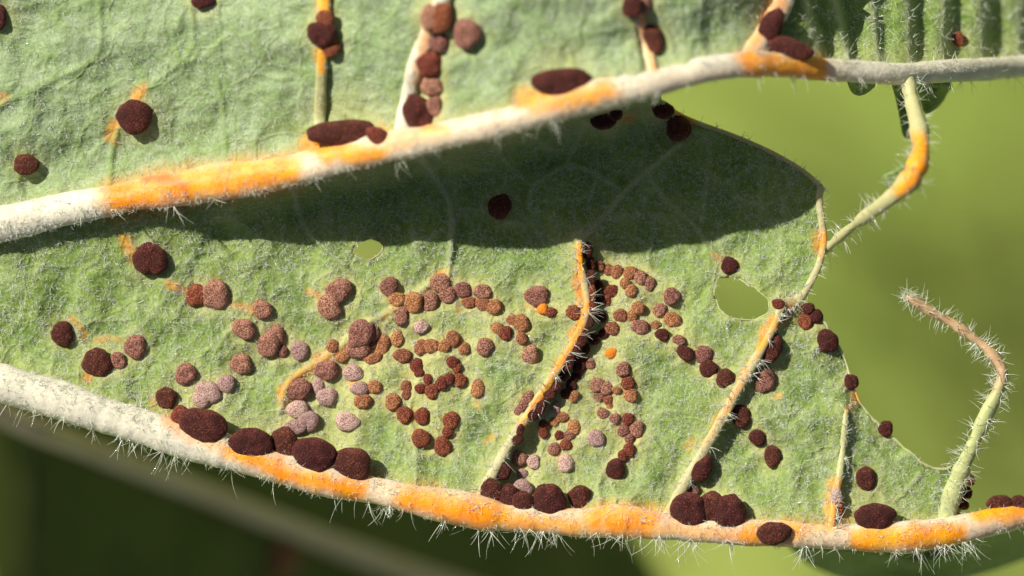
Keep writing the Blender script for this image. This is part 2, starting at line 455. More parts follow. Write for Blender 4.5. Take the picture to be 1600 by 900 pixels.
PU_LOW = [(781, 323, 18, 19, 0, 'D'), (235, 405, 26, 26, 0, 'D'), (308, 462, 17, 18, 0, 'R'), (337, 461, 23, 22, 0, 'M'), (410, 484, 16, 15, 0, 'M'), (381, 514, 19, 15, -20, 'M'),
          (431, 524, 15, 16, 0, 'M'), (420, 538, 18, 20, 0, 'M'), (436, 548, 14, 11, 0, 'M'), (468, 548, 15, 15, 0, 'P'), (529, 455, 22, 18, 30, 'M'), (515, 479, 19, 20, 0, 'M'), (541, 455, 10, 13, 0, 'M'),
          (98, 522, 18, 19, 10, 'D'), (152, 567, 22, 23, 0, 'D'), (184, 564, 13, 14, 0, 'M'), (212, 542, 18, 18, 0, 'M'), (291, 585, 17, 17, 0, 'M'), (377, 569, 18, 16, 0, 'M'), (353, 600, 15, 14, 0, 'P'),
          (326, 613, 20, 17, -30, 'P'), (316, 624, 15, 13, 0, 'P'), (260, 623, 17, 18, 0, 'D'), (283, 652, 17, 17, 0, 'R'), (318, 665, 36, 28, -15, 'D'),
          (392, 692, 34, 23, -8, 'D'), (444, 694, 21, 27, 0, 'D'), (491, 712, 33, 29, -10, 'D'), (550, 726, 29, 28, 0, 'D'),
          (465, 640, 18, 14, 10, 'P'), (482, 658, 17, 17, 0, 'P'), (458, 670, 22, 12, 10, 'P'), (466, 609, 21, 17, 5, 'M'), (497, 603, 10, 13, 0, 'P'), (511, 620, 16, 15, 20, 'P'), (511, 579, 19, 16, 10, 'M'),
          (552, 583, 17, 13, 0, 'P'), (562, 607, 14, 11, 5, 'P'), (585, 605, 12, 11, 0, 'O'), (567, 627, 15, 11, 0, 'O'), (543, 659, 19, 15, 0, 'P'), (520, 541, 10, 10, 0, 'O'), (536, 557, 12, 9, 20, 'O'),
          (564, 521, 20, 22, -25, 'M'), (560, 544, 20, 16, 0, 'M'), (583, 519, 10, 14, 0, 'M'), (597, 541, 11, 20, -12, 'O'), (583, 560, 15, 8, 15, 'O'), (579, 538, 9, 8, 0, 'O'),
          (608, 448, 14, 15, 0, 'M'), (621, 468, 13, 12, 0, 'O'), (646, 473, 16, 16, 0, 'O'), (628, 494, 11, 15, 0, 'M'), (672, 471, 13, 16, -20, 'M'), (688, 443, 17, 15, 0, 'M'), (700, 461, 13, 14, 0, 'M'),
          (723, 453, 14, 12, 0, 'M'), (754, 456, 14, 12, 0, 'M'), (733, 473, 11, 10, 0, 'O'), (755, 475, 13, 10, -10, 'O'), (773, 480, 12, 12, 0, 'O'), (839, 463, 18, 17, 0, 'M'),
          (777, 513, 10, 9, 0, 'O'), (790, 521, 11, 11, 0, 'R'), (815, 506, 13, 14, 0, 'O'), (800, 500, 9, 8, 0, 'O'), (815, 529, 9, 10, 0, 'O'), (829, 555, 14, 15, 0, 'M'), (758, 542, 14, 14, 20, 'M'),
          (726, 545, 9, 10, 0, 'O'), (708, 530, 11, 14, 0, 'O'), (694, 541, 11, 10, 0, 'O'), (707, 566, 10, 9, 0, 'R'), (714, 575, 8, 9, 0, 'R'),
          (658, 511, 12, 10, 25, 'P'), (621, 529, 10, 13, 0, 'O'), (629, 556, 15, 11, 0, 'O'), (659, 543, 12, 12, 0, 'O'), (674, 541, 12, 12, 0, 'O'),
          (651, 571, 10, 12, 0, 'R'), (655, 583, 8, 7, 0, 'R'), (669, 593, 8, 9, 0, 'R'), (635, 604, 9, 9, 0, 'O'), (657, 607, 9, 8, 0, 'R'), (635, 617, 8, 7, 0, 'O'), (675, 611, 11, 12, 0, 'R'), (690, 599, 10, 11, 0, 'R'),
          (702, 592, 9, 9, 0, 'R'), (719, 594, 11, 11, 0, 'R'), (614, 628, 13, 13, 0, 'O'), (632, 648, 13, 13, 0, 'R'), (660, 650, 13, 13, 0, 'R'), (747, 607, 11, 14, 0, 'O'),
          (705, 657, 13, 14, 0, 'R'), (700, 675, 9, 9, 0, 'R'), (692, 697, 14, 15, 0, 'R'), (658, 685, 15, 15, 0, 'R'),
          (917, 391, 9, 14, 0, 'D'), (922, 413, 9, 13, 0, 'D'), (922, 435, 9, 14, 0, 'D'), (924, 459, 8, 14, 0, 'R'), (924, 483, 8, 13, 0, 'R'), (920, 503, 8, 10, 0, 'D'), (934, 447, 8, 10, 0, 'D'), (936, 468, 7, 9, 0, 'D'), (939, 495, 10, 8, 0, 'D'),
          (937, 416, 8, 9, 0, 'O'), (951, 422, 8, 9, 0, 'O'), (964, 425, 10, 11, 0, 'O'), (985, 427, 11, 11, 0, 'O'), (1001, 434, 10, 12, 0, 'M'), (1015, 443, 9, 11, 0, 'M'), (977, 443, 9, 8, 0, 'O'), (986, 454, 10, 10, 0, 'O'), (955, 455, 13, 10, 0, 'R'), (948, 469, 8, 10, 0, 'R'),
          (1050, 463, 13, 14, 0, 'M'), (1031, 485, 11, 11, 0, 'M'), (1051, 500, 14, 12, 0, 'O'), (997, 482, 11, 11, 0, 'O'), (988, 493, 9, 9, 0, 'O'), (970, 493, 12, 10, 0, 'O'), (1000, 511, 14, 12, -10, 'M'), (1024, 508, 8, 7, 0, 'O'), (957, 513, 11, 11, 0, 'O'), (945, 521, 10, 8, 0, 'D'),
          (1035, 523, 12, 9, -25, 'D'), (1061, 532, 11, 8, -10, 'M'), (1071, 552, 15, 11, -30, 'D'), (1099, 554, 14, 14, 0, 'M'), (1107, 576, 15, 13, -30, 'D'), (1133, 591, 14, 15, 0, 'D'),
          (910, 528, 9, 14, -30, 'D'), (900, 547, 9, 13, -30, 'D'), (915, 545, 7, 9, 0, 'D'), (928, 530, 9, 9, 0, 'D'), (888, 567, 9, 13, -30, 'D'), (880, 586, 9, 12, -30, 'D'), (869, 601, 10, 12, -30, 'D'), (858, 615, 11, 10, 0, 'D'),
          (900, 562, 6, 6, 0, 'D'), (906, 572, 11, 13, -20, 'D'), (922, 568, 8, 9, 0, 'M'), (900, 588, 8, 9, 0, 'D'), (893, 602, 8, 10, 0, 'D'), (896, 619, 9, 9, 0, 'O'), (884, 615, 8, 8, 0, 'D'),
          (896, 488, 12, 11, 0, 'R'), (848, 483, 9, 8, 0, 'A'), (861, 488, 9, 8, 0, 'R'), (955, 552, 10, 8, 0, 'A'),
          (974, 577, 11, 12, 0, 'M'), (981, 598, 10, 12, 0, 'R'), (986, 617, 11, 12, 0, 'O'), (934, 602, 12, 12, 0, 'M'), (948, 607, 10, 11, 0, 'M'), (936, 619, 9, 9, 0, 'M'), (964, 610, 8, 6, 0, 'O'), (951, 625, 8, 8, 0, 'O'), (953, 634, 6, 5, 0, 'O'),
          (942, 646, 10, 9, 0, 'M'), (961, 654, 9, 8, 0, 'M'), (981, 655, 10, 10, 0, 'R'), (974, 673, 10, 9, 0, 'M'), (995, 671, 11, 13, 0, 'M'), (984, 686, 8, 8, 0, 'M'), (983, 703, 10, 11, 0, 'R'), (973, 712, 8, 9, 0, 'R'), (961, 733, 15, 16, 0, 'D'),
          (932, 685, 13, 14, 0, 'P'), (884, 724, 13, 14, 0, 'P'), (897, 667, 10, 12, 0, 'O'), (889, 681, 9, 8, 0, 'M'), (874, 680, 8, 7, 0, 'R'), (884, 695, 9, 9, 0, 'R'), (866, 702, 10, 10, 0, 'M'), (879, 652, 10, 8, 20, 'O'), (866, 659, 8, 7, 0, 'O'),
          (850, 664, 8, 8, 0, 'R'), (849, 676, 8, 9, 0, 'R'), (869, 637, 7, 10, 0, 'P'), (824, 622, 8, 13, -30, 'M'), (817, 634, 8, 10, -30, 'M'), (809, 642, 6, 7, 0, 'M'), (844, 636, 10, 12, -20, 'D'), (833, 648, 9, 9, 0, 'D'),
          (813, 672, 6, 9, -20, 'D'), (808, 687, 10, 8, 0, 'D'), (811, 716, 13, 12, 0, 'M'), (834, 722, 10, 12, 0, 'P'), (787, 737, 12, 14, -20, 'D'), (816, 740, 9, 8, 0, 'P'),
          (768, 766, 18, 17, 0, 'D'), (795, 777, 16, 20, 0, 'D'), (817, 763, 16, 14, 0, 'P'), (817, 783, 17, 16, 0, 'D'), (858, 782, 28, 24, 0, 'D'), (905, 776, 18, 17, 0, 'D'),
          (1097, 733, 15, 22, -25, 'D'), (1084, 766, 10, 9, 0, 'M'), (1076, 798, 29, 27, 0, 'D'), (1110, 796, 25, 27, 0, 'D'), (1141, 801, 26, 26, 0, 'D'), (1209, 833, 27, 17, 0, 'D'),
          (1207, 545, 14, 24, -22, 'D'), (1195, 593, 17, 19, 0, 'M'), (1157, 649, 15, 19, 12, 'D'), (1184, 684, 13, 13, 0, 'D'), (1207, 713, 13, 17, 8, 'D'), (1216, 475, 10, 8, 0, 'R'), (1140, 415, 13, 14, 0, 'D'),
          (1262, 482, 11, 9, 0, 'D'), (1259, 503, 12, 13, 0, 'R'), (1275, 494, 11, 11, 0, 'D'), (1293, 533, 16, 19, 15, 'D'), (1330, 597, 11, 13, 15, 'D'), (1384, 670, 12, 12, 0, 'D'), (1353, 748, 16, 18, 0, 'D'),
          (1367, 808, 32, 22, -3, 'D'), (1307, 776, 9, 14, 0, 'W'), (1311, 792, 8, 13, 0, 'R'), (1516, 750, 7, 9, 0, 'D'), (1511, 770, 8, 10, 0, 'D'), (1505, 788, 9, 9, 0, 'D'), (1562, 785, 20, 12, 0, 'D'), (1592, 785, 15, 11, 0, 'D')]

# ------------------------------------------------------------------ pigments: strokes of orange tissue (points, width, strength)
ORANGE = [([(182, 311), (300, 289), (380, 279), (448, 268)], 31, 1), ([(478, 226), (520, 242), (595, 240)], 15, .95), ([(605, 224), (688, 203)], 15, .6), ([(815, 155), (880, 160), (948, 141)], 21, .9),
          ([(1172, 95), (1230, 108), (1275, 106)], 22, .95), ([(365, 700), (440, 738), (562, 768)], 18, 1), ([(265, 655), (330, 690), (370, 705)], 13, .55), ([(640, 777), (700, 793), (778, 806)], 26, 1),
          ([(800, 815), (860, 820), (905, 822)], 15, .85), ([(935, 812), (1010, 815)], 27, 1), ([(1020, 825), (1160, 836)], 15, .65), ([(1168, 836), (1245, 830)], 20, .95), ([(1245, 830), (1320, 815)], 12, .65),
          ([(1345, 842), (1420, 842), (1495, 834)], 22, 1), ([(1528, 802), (1610, 798)], 17, 1),
          ([(174, 215), (182, 190)], 9, .85), ([(215, 152), (222, 140)], 10, .9), ([(0, 155), (8, 152)], 9, .8), ([(505, -5), (507, 12)], 10, 1), ([(500, 82), (502, 108)], 9, .9),
          ([(672, 12), (662, 70), (655, 130)], 10, .55), ([(1000, 26), (1018, 105)], 8, .6), ([(1215, 0), (1180, 70)], 15, .75), ([(198, 374), (208, 402)], 9, .85), ([(262, 446), (290, 455)], 8, .85), ([(362, 478), (398, 488)], 6, .7),
          ([(112, 500), (132, 524)], 6, .6), ([(152, 533), (188, 530)], 5, .55), ([(135, 588)], 10, .85), ([(238, 625), (242, 632)], 7, .5), ([(488, 458), (494, 462)], 8, .8), ([(694, 430)], 10, .95), ([(440, 625), (455, 598), (500, 562), (548, 545)], 10, .9),
          ([(553, 600)], 7, .85), ([(578, 602), (583, 620)], 5, .7), ([(903, 385), (903, 430), (912, 480), (903, 515), (890, 540)], 7, 1), ([(890, 545), (860, 592), (830, 640), (815, 664)], 6, .8), ([(1206, 495), (1186, 545)], 8, .95),
          ([(1185, 550), (1100, 695)], 6, .45), ([(1082, 690), (1078, 700)], 8, .6), ([(1303, 758), (1297, 825)], 12, .8), ([(1334, 618), (1333, 634)], 9, .85), ([(1280, 372), (1281, 388)], 11, .95), ([(1216, 620)], 8, .8),
          ([(638, 655), (650, 640)], 5, .7), ([(645, 575), (641, 590)], 4, .6), ([(770, 680), (762, 692)], 7, .45), ([(1120, 402), (1130, 416)], 6, .6), ([(826, 478), (842, 490)], 4, .5), ([(740, 626), (748, 634)], 5, .5), ([(962, 668), (975, 676)], 6, .7), ([(868, 713)], 7, .7),
          ([(620, 482), (600, 495)], 5, .5), ([(662, 458), (670, 460)], 5, .5), ([(720, 478), (722, 490)], 4, .5), ([(830, 780), (900, 800)], 8, .5), ([(590, 205), (610, 215)], 10, .6), ([(665, 205), (695, 200)], 11, .8), ([(1045, 170), (1080, 190)], 9, .7), ([(975, 178), (985, 185)], 8, .7),
          ([(740, 774), (760, 785)], 10, .6), ([(1040, 800), (1060, 820)], 9, .5), ([(1240, 480), (1225, 500), (1212, 510)], 8, .6), ([(585, 740), (592, 755)], 8, .5), ([(1500, 800), (1478, 802)], 8, .3)]
ORANGE += [([tuple(p[:2]) for p in LV if 300 < p[0] < 1650], 30, .28), ([tuple(p[:2]) for p in UV if 170 <= p[0] < 1000], 28, .2), ([(1000, 135), (1300, 109)], 24, .12)]
BROWN = [([(225, 282), (262, 283), (295, 290)], 7, .55), ([(690, 810), (735, 818)], 3, .5), ([(28, 352)], 3, .8), ([(146, 327)], 3, .4), ([(985, 818)], 7, .35), ([(545, 772), (560, 776)], 4, .3)]

def strokes(x, y, table):
    out = np.zeros(np.shape(x))
    jx = x + 7 * noise2(x, y, 18, 21); jy = y + 6 * noise2(x, y, 18, 22)
    for pts, wd, s in table:
        p = np.array(pts, float); m = (np.abs(x - p[:, 0].mean()) < np.ptp(p[:, 0]) / 2 + 50) & (np.abs(y - p[:, 1].mean()) < np.ptp(p[:, 1]) / 2 + 50)
        if not m.any(): continue
        d, _ = dist_poly(jx[m], jy[m], p)
        out[m] = np.maximum(out[m], s * smooth((1.6 - d / wd) / 1.35))
    return out

def halo(x, y, table):
    out = np.zeros(np.shape(x))
    for px, py, rx, ry, a, k in table:
        r = max(rx, ry)
        m = (np.abs(x - px) < r * 3 + 20) & (np.abs(y - py) < r * 3 + 20)
        d = np.hypot(x[m] - px, y[m] - py) / (r + 9.0)
        s = .62 if (430 < px < 1060 and 420 < py < 745) else .48
        out[m] = out[m] + s * np.exp(-(d / 1.12) ** 4)
    d2 = np.zeros(np.shape(x))
    for px, py, rx, ry, a, k in table:
        m = (np.abs(x - px) < 75) & (np.abs(y - py) < 75)
        d2[m] += np.exp(-((x[m] - px) ** 2 + (y[m] - py) ** 2) / 900.)
    return np.clip(np.maximum(out, .62 * (1 - np.exp(-.75 * np.maximum(d2 - .55, 0)))), 0, .85)

# ------------------------------------------------------------------ blades
def axis(segs):
    return np.unique(np.concatenate([np.arange(a, b, s) for a, b, s in segs]))

def blade(name, poly, zf, xs, ys, mat, parent, pust, holes=()):
    X, Y = np.meshgrid(xs, ys)
    ins = inside(X, Y, poly)
    for h in holes: ins &= ~inside(X, Y, h)
    cell = ins[:-1, :-1] & ins[1:, :-1] & ins[:-1, 1:] & ins[1:, 1:]
    use = np.zeros(X.shape, int)
    for a in (0, 1):
        for b in (0, 1):
            use[a:a + cell.shape[0], b:b + cell.shape[1]] += cell
    edge = (use > 0) & (use < 4)
    loops = [np.array(poly, float)] + [np.array(h) for h in holes]
    ex, ey = X[edge], Y[edge]; best = np.full(ex.shape, 1e9); nx = ex.copy(); ny = ey.copy()
    for lp in loops:
        q = np.vstack([lp, lp[:1]])
        for i in range(len(q) - 1):
            ax, ay = q[i]; dx, dy = q[i + 1] - q[i]; l2 = dx * dx + dy * dy + 1e-9
            t = np.clip(((ex - ax) * dx + (ey - ay) * dy) / l2, 0, 1)
            d = np.hypot(ex - ax - t * dx, ey - ay - t * dy); m = d < best
            best[m] = d[m]; nx[m] = (ax + t * dx)[m]; ny[m] = (ay + t * dy)[m]
    ok = best < 9
    ex[ok] = nx[ok]; ey[ok] = ny[ok]; X[edge] = ex; Y[edge] = ey
    sel = use > 0
    ids = -np.ones(X.shape, int); ids[sel] = np.arange(sel.sum())
    f = np.stack([ids[1:, :-1][cell], ids[1:, 1:][cell], ids[:-1, 1:][cell], ids[:-1, :-1][cell]], 1)
    x, y = X[sel], Y[sel]
    z = zf(x, y)
    R = strokes(x, y, ORANGE)
    G = halo(x, y, pust)
    for line, wd, s in ((Ec, 30, .55), (Fc, 26, .5), (Hc, 16, .3)):
        d, _ = dist_poly(x, y, line[::4]); G = np.maximum(G, s * np.exp(-(d / wd) ** 2))
    for vc in (UVc, LVc):
        d, _ = dist_poly(x, y, vc[::6]); G = np.maximum(G, .5 * np.exp(-(d / 34) ** 2))
    for h in holes:
        d, _ = dist_poly(x, y, np.vstack([h, h[:1]])); G = np.maximum(G, .5 * np.exp(-(d / 7) ** 2))
    B = ridge(x, y)[1]
    if zf is z_pleat:
        t, i = pleat_t(x, y)
        B = np.maximum(B, np.exp(-(np.minimum(t, 1 - t) * 55 / 6) ** 2))
    o = mesh_obj(name, W(x, y, z), f, mat, parent, attr=np.stack([R, G, B, np.ones_like(R)], 1))
    md = o.modifiers.new('thickness', 'SOLIDIFY'); md.thickness = 5 / PX; md.offset = -1
    return o

leaf = empty('leaf', (0, 0, 0), 'hairy pale green leaf seen from below, veins swollen orange with rust, dotted with brown pustules', 'leaf')

ny_fine = axis([(-520, -40, 20), (-40, 470, 3)])
poly_up = [(-470, 455), (-640, 570), (-900, 480), (-1000, 180), (-960, -200), (-600, -500), (1245, -420), (1240, -120), (1222, -5), (1197, 45), (1172, 98)] + \
          [tuple(p[:2]) for p in UVc[::4] if -460 < p[0] < 1168][::-1]
up = blade('leaf_blade', poly_up, z_upper, axis([(-1000, -40, 20), (-40, 1250, 3)]), axis([(-520, -40, 20), (-40, 400, 3), (400, 600, 10)]), M_LEAFUP, leaf, PU_UP)
up['label'] = 'pale downy upper blade of the leaf, bulging above the upper orange vein'
poly_pl = [(1172, 99), (1197, 45), (1222, -5), (1240, -120), (1245, -260), (1700, -240), (1790, 0)] + [tuple(p[:2]) for p in UVc[::3] if 1175 < p[0] < 1715][::-1]
pl = blade('leaf_blade', poly_pl, z_pleat, axis([(1160, 1640, 2.5), (1640, 1800, 8)]), axis([(-270, -20, 10), (-20, 130, 2.5)]), M_LEAF, leaf, PU_PLEAT)
pl['label'] = 'pleated dark green part of the blade with pale upright ribs'
J = [(1030, 128), (1036, 160), (1060, 178), (1090, 192), (1135, 208), (1180, 226), (1220, 246), (1256, 268), (1284, 292)]
K = [(1284, 292), (1280, 312), (1284, 345), (1287, 378), (1280, 412), (1266, 442), (1252, 466)]
NN = [(1252, 466), (1270, 482), (1292, 510), (1312, 545), (1328, 585), (1340, 622), (1358, 648), (1392, 682), (1420, 706), (1446, 726), (1472, 734), (1488, 728)]
Jc, Kc, Nc = (catmull(v, 5) for v in (J, K, NN))
Nc[3:-3] += 2.6 * np.stack([noise2(Nc[3:-3, 0], Nc[3:-3, 1], 9, 83), noise2(Nc[3:-3, 0], Nc[3:-3, 1], 9, 84)], 1)
poly_lo = [tuple(p[:2]) for p in UVc[::4] if -460 < p[0] < 1030] + [tuple(p) for p in Jc] + [tuple(p) for p in Kc] + [tuple(p) for p in Nc] + [(1496, 745), (1502, 775), (1500, 815)] + \
          [tuple(p[:2]) for p in LVc[::4] if -470 <= p[0] < 1500][::-1]
lo = blade('leaf_blade', poly_lo, z_lower, axis([(-480, -30, 10), (-30, 1510, 2.6)]), axis([(100, 850, 2.6)]), M_LEAF, leaf, PU_LOW + PU_EDGE, HOLES)
lo['label'] = 'green middle blade between the two main veins, nibbled edge, two holes, crowded with pustules'

# ------------------------------------------------------------------ veins
VEINS = []     # (centre polyline px rows x,y,r,z ; flatten) for finding heights later
def tube(name, pts, mat, parent, zoff=None, zf=None, flat=.85, green=0., sides=18, wob=.06, seed=0, orange=True, pure=None):
    """pts rows: x, y, r[, z]; z from zf + zoff when not given"""
    c = catmull(pts, 4.0) if len(pts) < 400 else np.array(pts)
    x, y, r = c[:, 0], c[:, 1], c[:, 2]
    z = c[:, 3] if c.shape[1] > 3 else zf(x, y, False) + zoff
    r = r * (1 + wob * noise2(x * 1.0, y, 30, 50 + seed) + wob * .5 * noise2(x, y, 11, 60 + seed))
    P = W(x, y, z)
    T = np.gradient(P, axis=0); T /= np.linalg.norm(T, axis=1)[:, None]
    up_ = np.array([0, 0, 1.0]); S = np.cross(T, up_); S /= np.linalg.norm(S, axis=1)[:, None] + 1e-9
    U = np.cross(S, T)
    a = np.linspace(0, 2 * np.pi, sides, endpoint=False)
    n = len(P)
    rr = (r / PX)[:, None] * (1 + .035 * np.sin(a * 3 + x[:, None] * .05))
    V = P[:, None, :] + S[:, None, :] * (rr * np.cos(a))[..., None] + U[:, None, :] * (rr * flat * np.sin(a))[..., None]
    V = V.reshape(-1, 3)
    px = V[:, 0] / (D - V[:, 2]) * D * PX + 800; py = 450 - V[:, 1] / (D - V[:, 2]) * D * PX
    k = np.arange(n - 1)[:, None] * sides; j = np.arange(sides)[None, :]; j2 = (j + 1) % sides
    f = np.stack([k + j, k + j2, k + sides + j2, k + sides + j], -1).reshape(-1, 4)
    capn = len(V)
    V = np.vstack([V, P[:1] - T[:1] * r[0] / PX * .4, P[-1:] + T[-1:] * r[-1] / PX * .4])
    cap0 = np.stack([np.full(sides, capn), (j2)[0], j[0], np.full(sides, capn)], 1)
    R = strokes(px, py, ORANGE) if orange else np.zeros(len(px))
    Bn = strokes(px, py, BROWN)
    Gn = np.full(len(px), green)
    A = np.stack([R, Gn, Bn, np.ones_like(R)], 1); A = np.vstack([A, A[:1], A[-1:]])
    me_f = f.tolist() + [[capn, int(q2), int(q1)] for q1, q2 in zip(j[0], j2[0])] + [[capn + 1, int((n - 1) * sides + q1), int((n - 1) * sides + q2)] for q1, q2 in zip(j[0], j2[0])]
    me = bpy.data.meshes.new(name); me.from_pydata(V.tolist(), [], me_f)
    at = me.attributes.new('pigment', 'FLOAT_COLOR', 'POINT'); at.data.foreach_set('color', A.astype(np.float32).ravel())
    me.polygons.foreach_set('use_smooth', np.ones(len(me.polygons), bool))
    me.materials.append(mat)
    o = bpy.data.objects.new(name, me); sc.collection.objects.link(o); o.parent = parent
    VEINS.append((np.stack([x, y, r, z], 1), flat))
    return o

uv = tube('main_vein', UV, M_VEIN, leaf, seed=1); uv['label'] = 'cream upper main vein with swollen orange stretches'
lv = tube('main_vein', LV, M_VEIN, leaf, seed=2, flat=.8); lv['label'] = 'cream lower main vein with swollen orange stretches and fringe of hairs'
def side(pts, parent, zf, zoff, mat=M_SIDE, green=0., **kw):
    return tube('side_vein', pts, mat, parent, zoff - 2, zf, green=green, flat=.6, wob=.16, **kw)
side([(505, -60, 10), (506, 0, 10), (505, 60, 9), (502, 120, 8), (500, 175, 9), (498, 225, 11)], up, z_upper, 3, green=.45, seed=3)
side([(712, -60, 13), (690, 0, 13), (668, 55, 13), (648, 110, 13), (636, 160, 13), (628, 215, 14)], up, z_upper, 3, M_VEIN, green=.1, seed=4)
side([(968, -60, 9), (985, 0, 9), (1000, 35, 9), (1012, 75, 8), (1020, 118, 9)], up, z_upper, 3, M_VEIN, green=.2, seed=5)
side([(1240, -70, 17), (1224, -5, 17), (1200, 40, 17), (1184, 70, 17), (1166, 100, 17)], up, z_upper, 2, M_VEIN, seed=6)
rE = np.interp(np.arange(len(E)), [0, 2, 6, 11], [5, 6, 6.5, 9])
side([(960, 322, 2.2), (935, 348, 3.2), (917, 364, 4)] + [(p[0], p[1], r) for p, r in zip(E, rE)] + [(748, 792, 12)], lo, z_lower, 4, seed=7)
rF = np.interp(np.arange(len(F)), [0, 2, 7], [6, 7, 10])
side([(p[0], p[1], r) for p, r in zip(F, rF)] + [(1038, 820, 13)], lo, z_lower, 5, seed=8)
side([(p[0], p[1], 4 + .6 * i) for i, p in enumerate(H)] + [(1297, 836, 9)], lo, z_lower, 3, green=.5, seed=9)
side([(1252, 466, 8), (1236, 472, 9), (1220, 478, 9)], lo, z_lower, 3, seed=10)
edge_j = tube('leaf_rim', [(p[0], p[1], 3.6) for p in J[1:]], M_SIDE, lo, 2, z_lower, seed=11, green=.1)
edge_k = tube('leaf_rim', [(p[0], p[1], 5.5) for p in K], M_SIDE, lo, 2, z_lower, seed=12, green=.1)
edge_n = tube('leaf_rim', [(p[0], p[1], 1.9 + .5 * math.sin(p[0])) for p in Nc[::2]], M_SIDE, lo, 2, z_lower, seed=13, green=.5)
for h in HOLES:
    tube('hole_rim', [(p[0], p[1], .9) for p in np.vstack([h, h[:1]])[::2]], M_SIDE, lo, 1, z_lower, seed=14, green=.9, sides=8)

# torn vein left standing between the upper vein and the nibbled edge
stray = tube('torn_vein', [(1414, 108, 20, 38), (1421, 138, 15, 55), (1428, 168, 12, 78), (1437, 205, 13, 130), (1438, 245, 15, 165), (1422, 282, 14, 170), (1388, 312, 11, 140), (1350, 340, 10, 85), (1322, 362, 8, 30), (1288, 392, 7, -40)], M_SIDE, leaf, flat=.95, green=.25, seed=15, wob=.3)
stray['label'] = 'bare torn vein with an orange swelling hanging below the upper vein'
ORANGE.append(([(1440, 225), (1432, 265), (1412, 294)], 17, 1))
for o_ in (stray,):
    me = o_.data; co = np.zeros(len(me.vertices) * 3, np.float32); me.vertices.foreach_get('co', co); co = co.reshape(-1, 3)
    px = co[:, 0] / (D - co[:, 2]) * D * PX + 800; py = 450 - co[:, 1] / (D - co[:, 2]) * D * PX
    a = np.zeros((len(co), 4), np.float32); a[:, 0] = strokes(px, py, ORANGE[-1:]); a[:, 1] = .3; a[:, 3] = 1
    me.attributes['pigment'].data.foreach_set('color', a.ravel())
tend = tube('torn_vein', [(1478, 812, 15, -30), (1488, 775, 14, -20), (1502, 735, 13, -8), (1520, 695, 12, 2), (1540, 650, 12, 8), (1556, 618, 11, 10), (1566, 590, 9, 10), (1562, 570, 8, 8), (1540, 543, 8, 5), (1510, 520, 8, 4),
                         (1485, 503, 7, 4), (1460, 490, 7, 6), (1440, 478, 7, 8), (1424, 467, 8, 10), (1417, 463, 5, 10)], M_DRY, leaf, flat=.9, seed=16, wob=.28, orange=False)
tend['label'] = 'bare torn vein curling up with a dry brown tip'
me = tend.data; co = np.zeros(len(me.vertices) * 3, np.float32); me.vertices.foreach_get('co', co); co = co.reshape(-1, 3)
py = 450 - co[:, 1] / (D - co[:, 2]) * D * PX
a = np.zeros((len(co), 4), np.float32); a[:, 1] = smooth((py - 575) / 60) * 1.0; a[:, 3] = 1
me.attributes['pigment'].data.foreach_set('color', a.ravel())

# scraps of blade left on the torn vein and below the upper vein
def scrap(pts, z0, z1, parent, thick=6):
    c = catmull(pts + [pts[0]], 8)[:-1]; n = len(c)
    m = c.mean(0)
    rings = []
    for k in (1, .6, .25):
        q = m + (c - m) * k; rings.append(W(q[:, 0], q[:, 1], z0 + (z1 - z0) * smooth((q[:, 1] - c[:, 1].min()) / np.ptp(c[:, 1])) ** .4 + 6 * (1 - k)))
    V = np.vstack(rings + [W(m[0], m[1], (z0 + z1) / 2 + 6)[None]])
    fc = []
    for r in range(2):
        for i in range(n):
            j = (i + 1) % n; fc.append((r * n + i, r * n + j, (r + 1) * n + j, (r + 1) * n + i))
    for i in range(n): fc.append((2 * n + i, 2 * n + (i + 1) % n, 3 * n))
    me = bpy.data.meshes.new('leaf_scrap'); me.from_pydata(V.tolist(), [], fc); me.materials.append(M_LEAF)
    me.polygons.foreach_set('use_smooth', np.ones(len(me.polygons), bool))
    o = bpy.data.objects.new('leaf_scrap', me); sc.collection.objects.link(o); o.parent = parent
    md = o.modifiers.new('thickness', 'SOLIDIFY'); md.thickness = thick / PX
    return o
scrap([(1395, 122), (1412, 128), (1424, 160), (1424, 205), (1416, 215), (1408, 180)], 20, -120, stray)
scrap([(1430, 122), (1486, 124), (1480, 140), (1468, 160), (1446, 175), (1438, 150)], -50, -150, stray)
scrap([(1322, 118), (1368, 122), (1358, 138), (1342, 146), (1330, 138)], 40, -10, uv)
scrap([(1412, 255), (1424, 262), (1416, 290), (1398, 300), (1378, 276), (1392, 268)], 165, 130, stray)
# fold of the blade that runs back under the lower vein
fold = scrap([(1230, 846), (1330, 852), (1430, 856), (1520, 836), (1625, 800), (1660, 830), (1600, 868), (1530, 892), (1440, 915), (1340, 905), (1270, 880)], -90, -520, leaf, 8)
fold.name = 'leaf_fold'; fold['label'] = 'dark shaded fold of the blade running back under the lower vein'

# ------------------------------------------------------------------ surface height including the veins
def surf(x, y, zf):
    x = np.atleast_1d(np.asarray(x, float)); y = np.atleast_1d(np.asarray(y, float))
    z = zf(x, y)
    for c, flat in VEINS:
        m = (x > c[:, 0].min() - 30) & (x < c[:, 0].max() + 30) & (y > c[:, 1].min() - 30) & (y < c[:, 1].max() + 30)
        if not m.any(): continue
        d, par = dist_poly(x[m], y[m], c[::3])
        i = np.clip((par * 3).astype(int), 0, len(c) - 1)
        r = c[i, 2]; h = c[i, 3] + flat * np.sqrt(np.maximum(r * r - d * d, 0))
        z[m] = np.where(d < r, np.maximum(z[m], h), z[m])
    return z

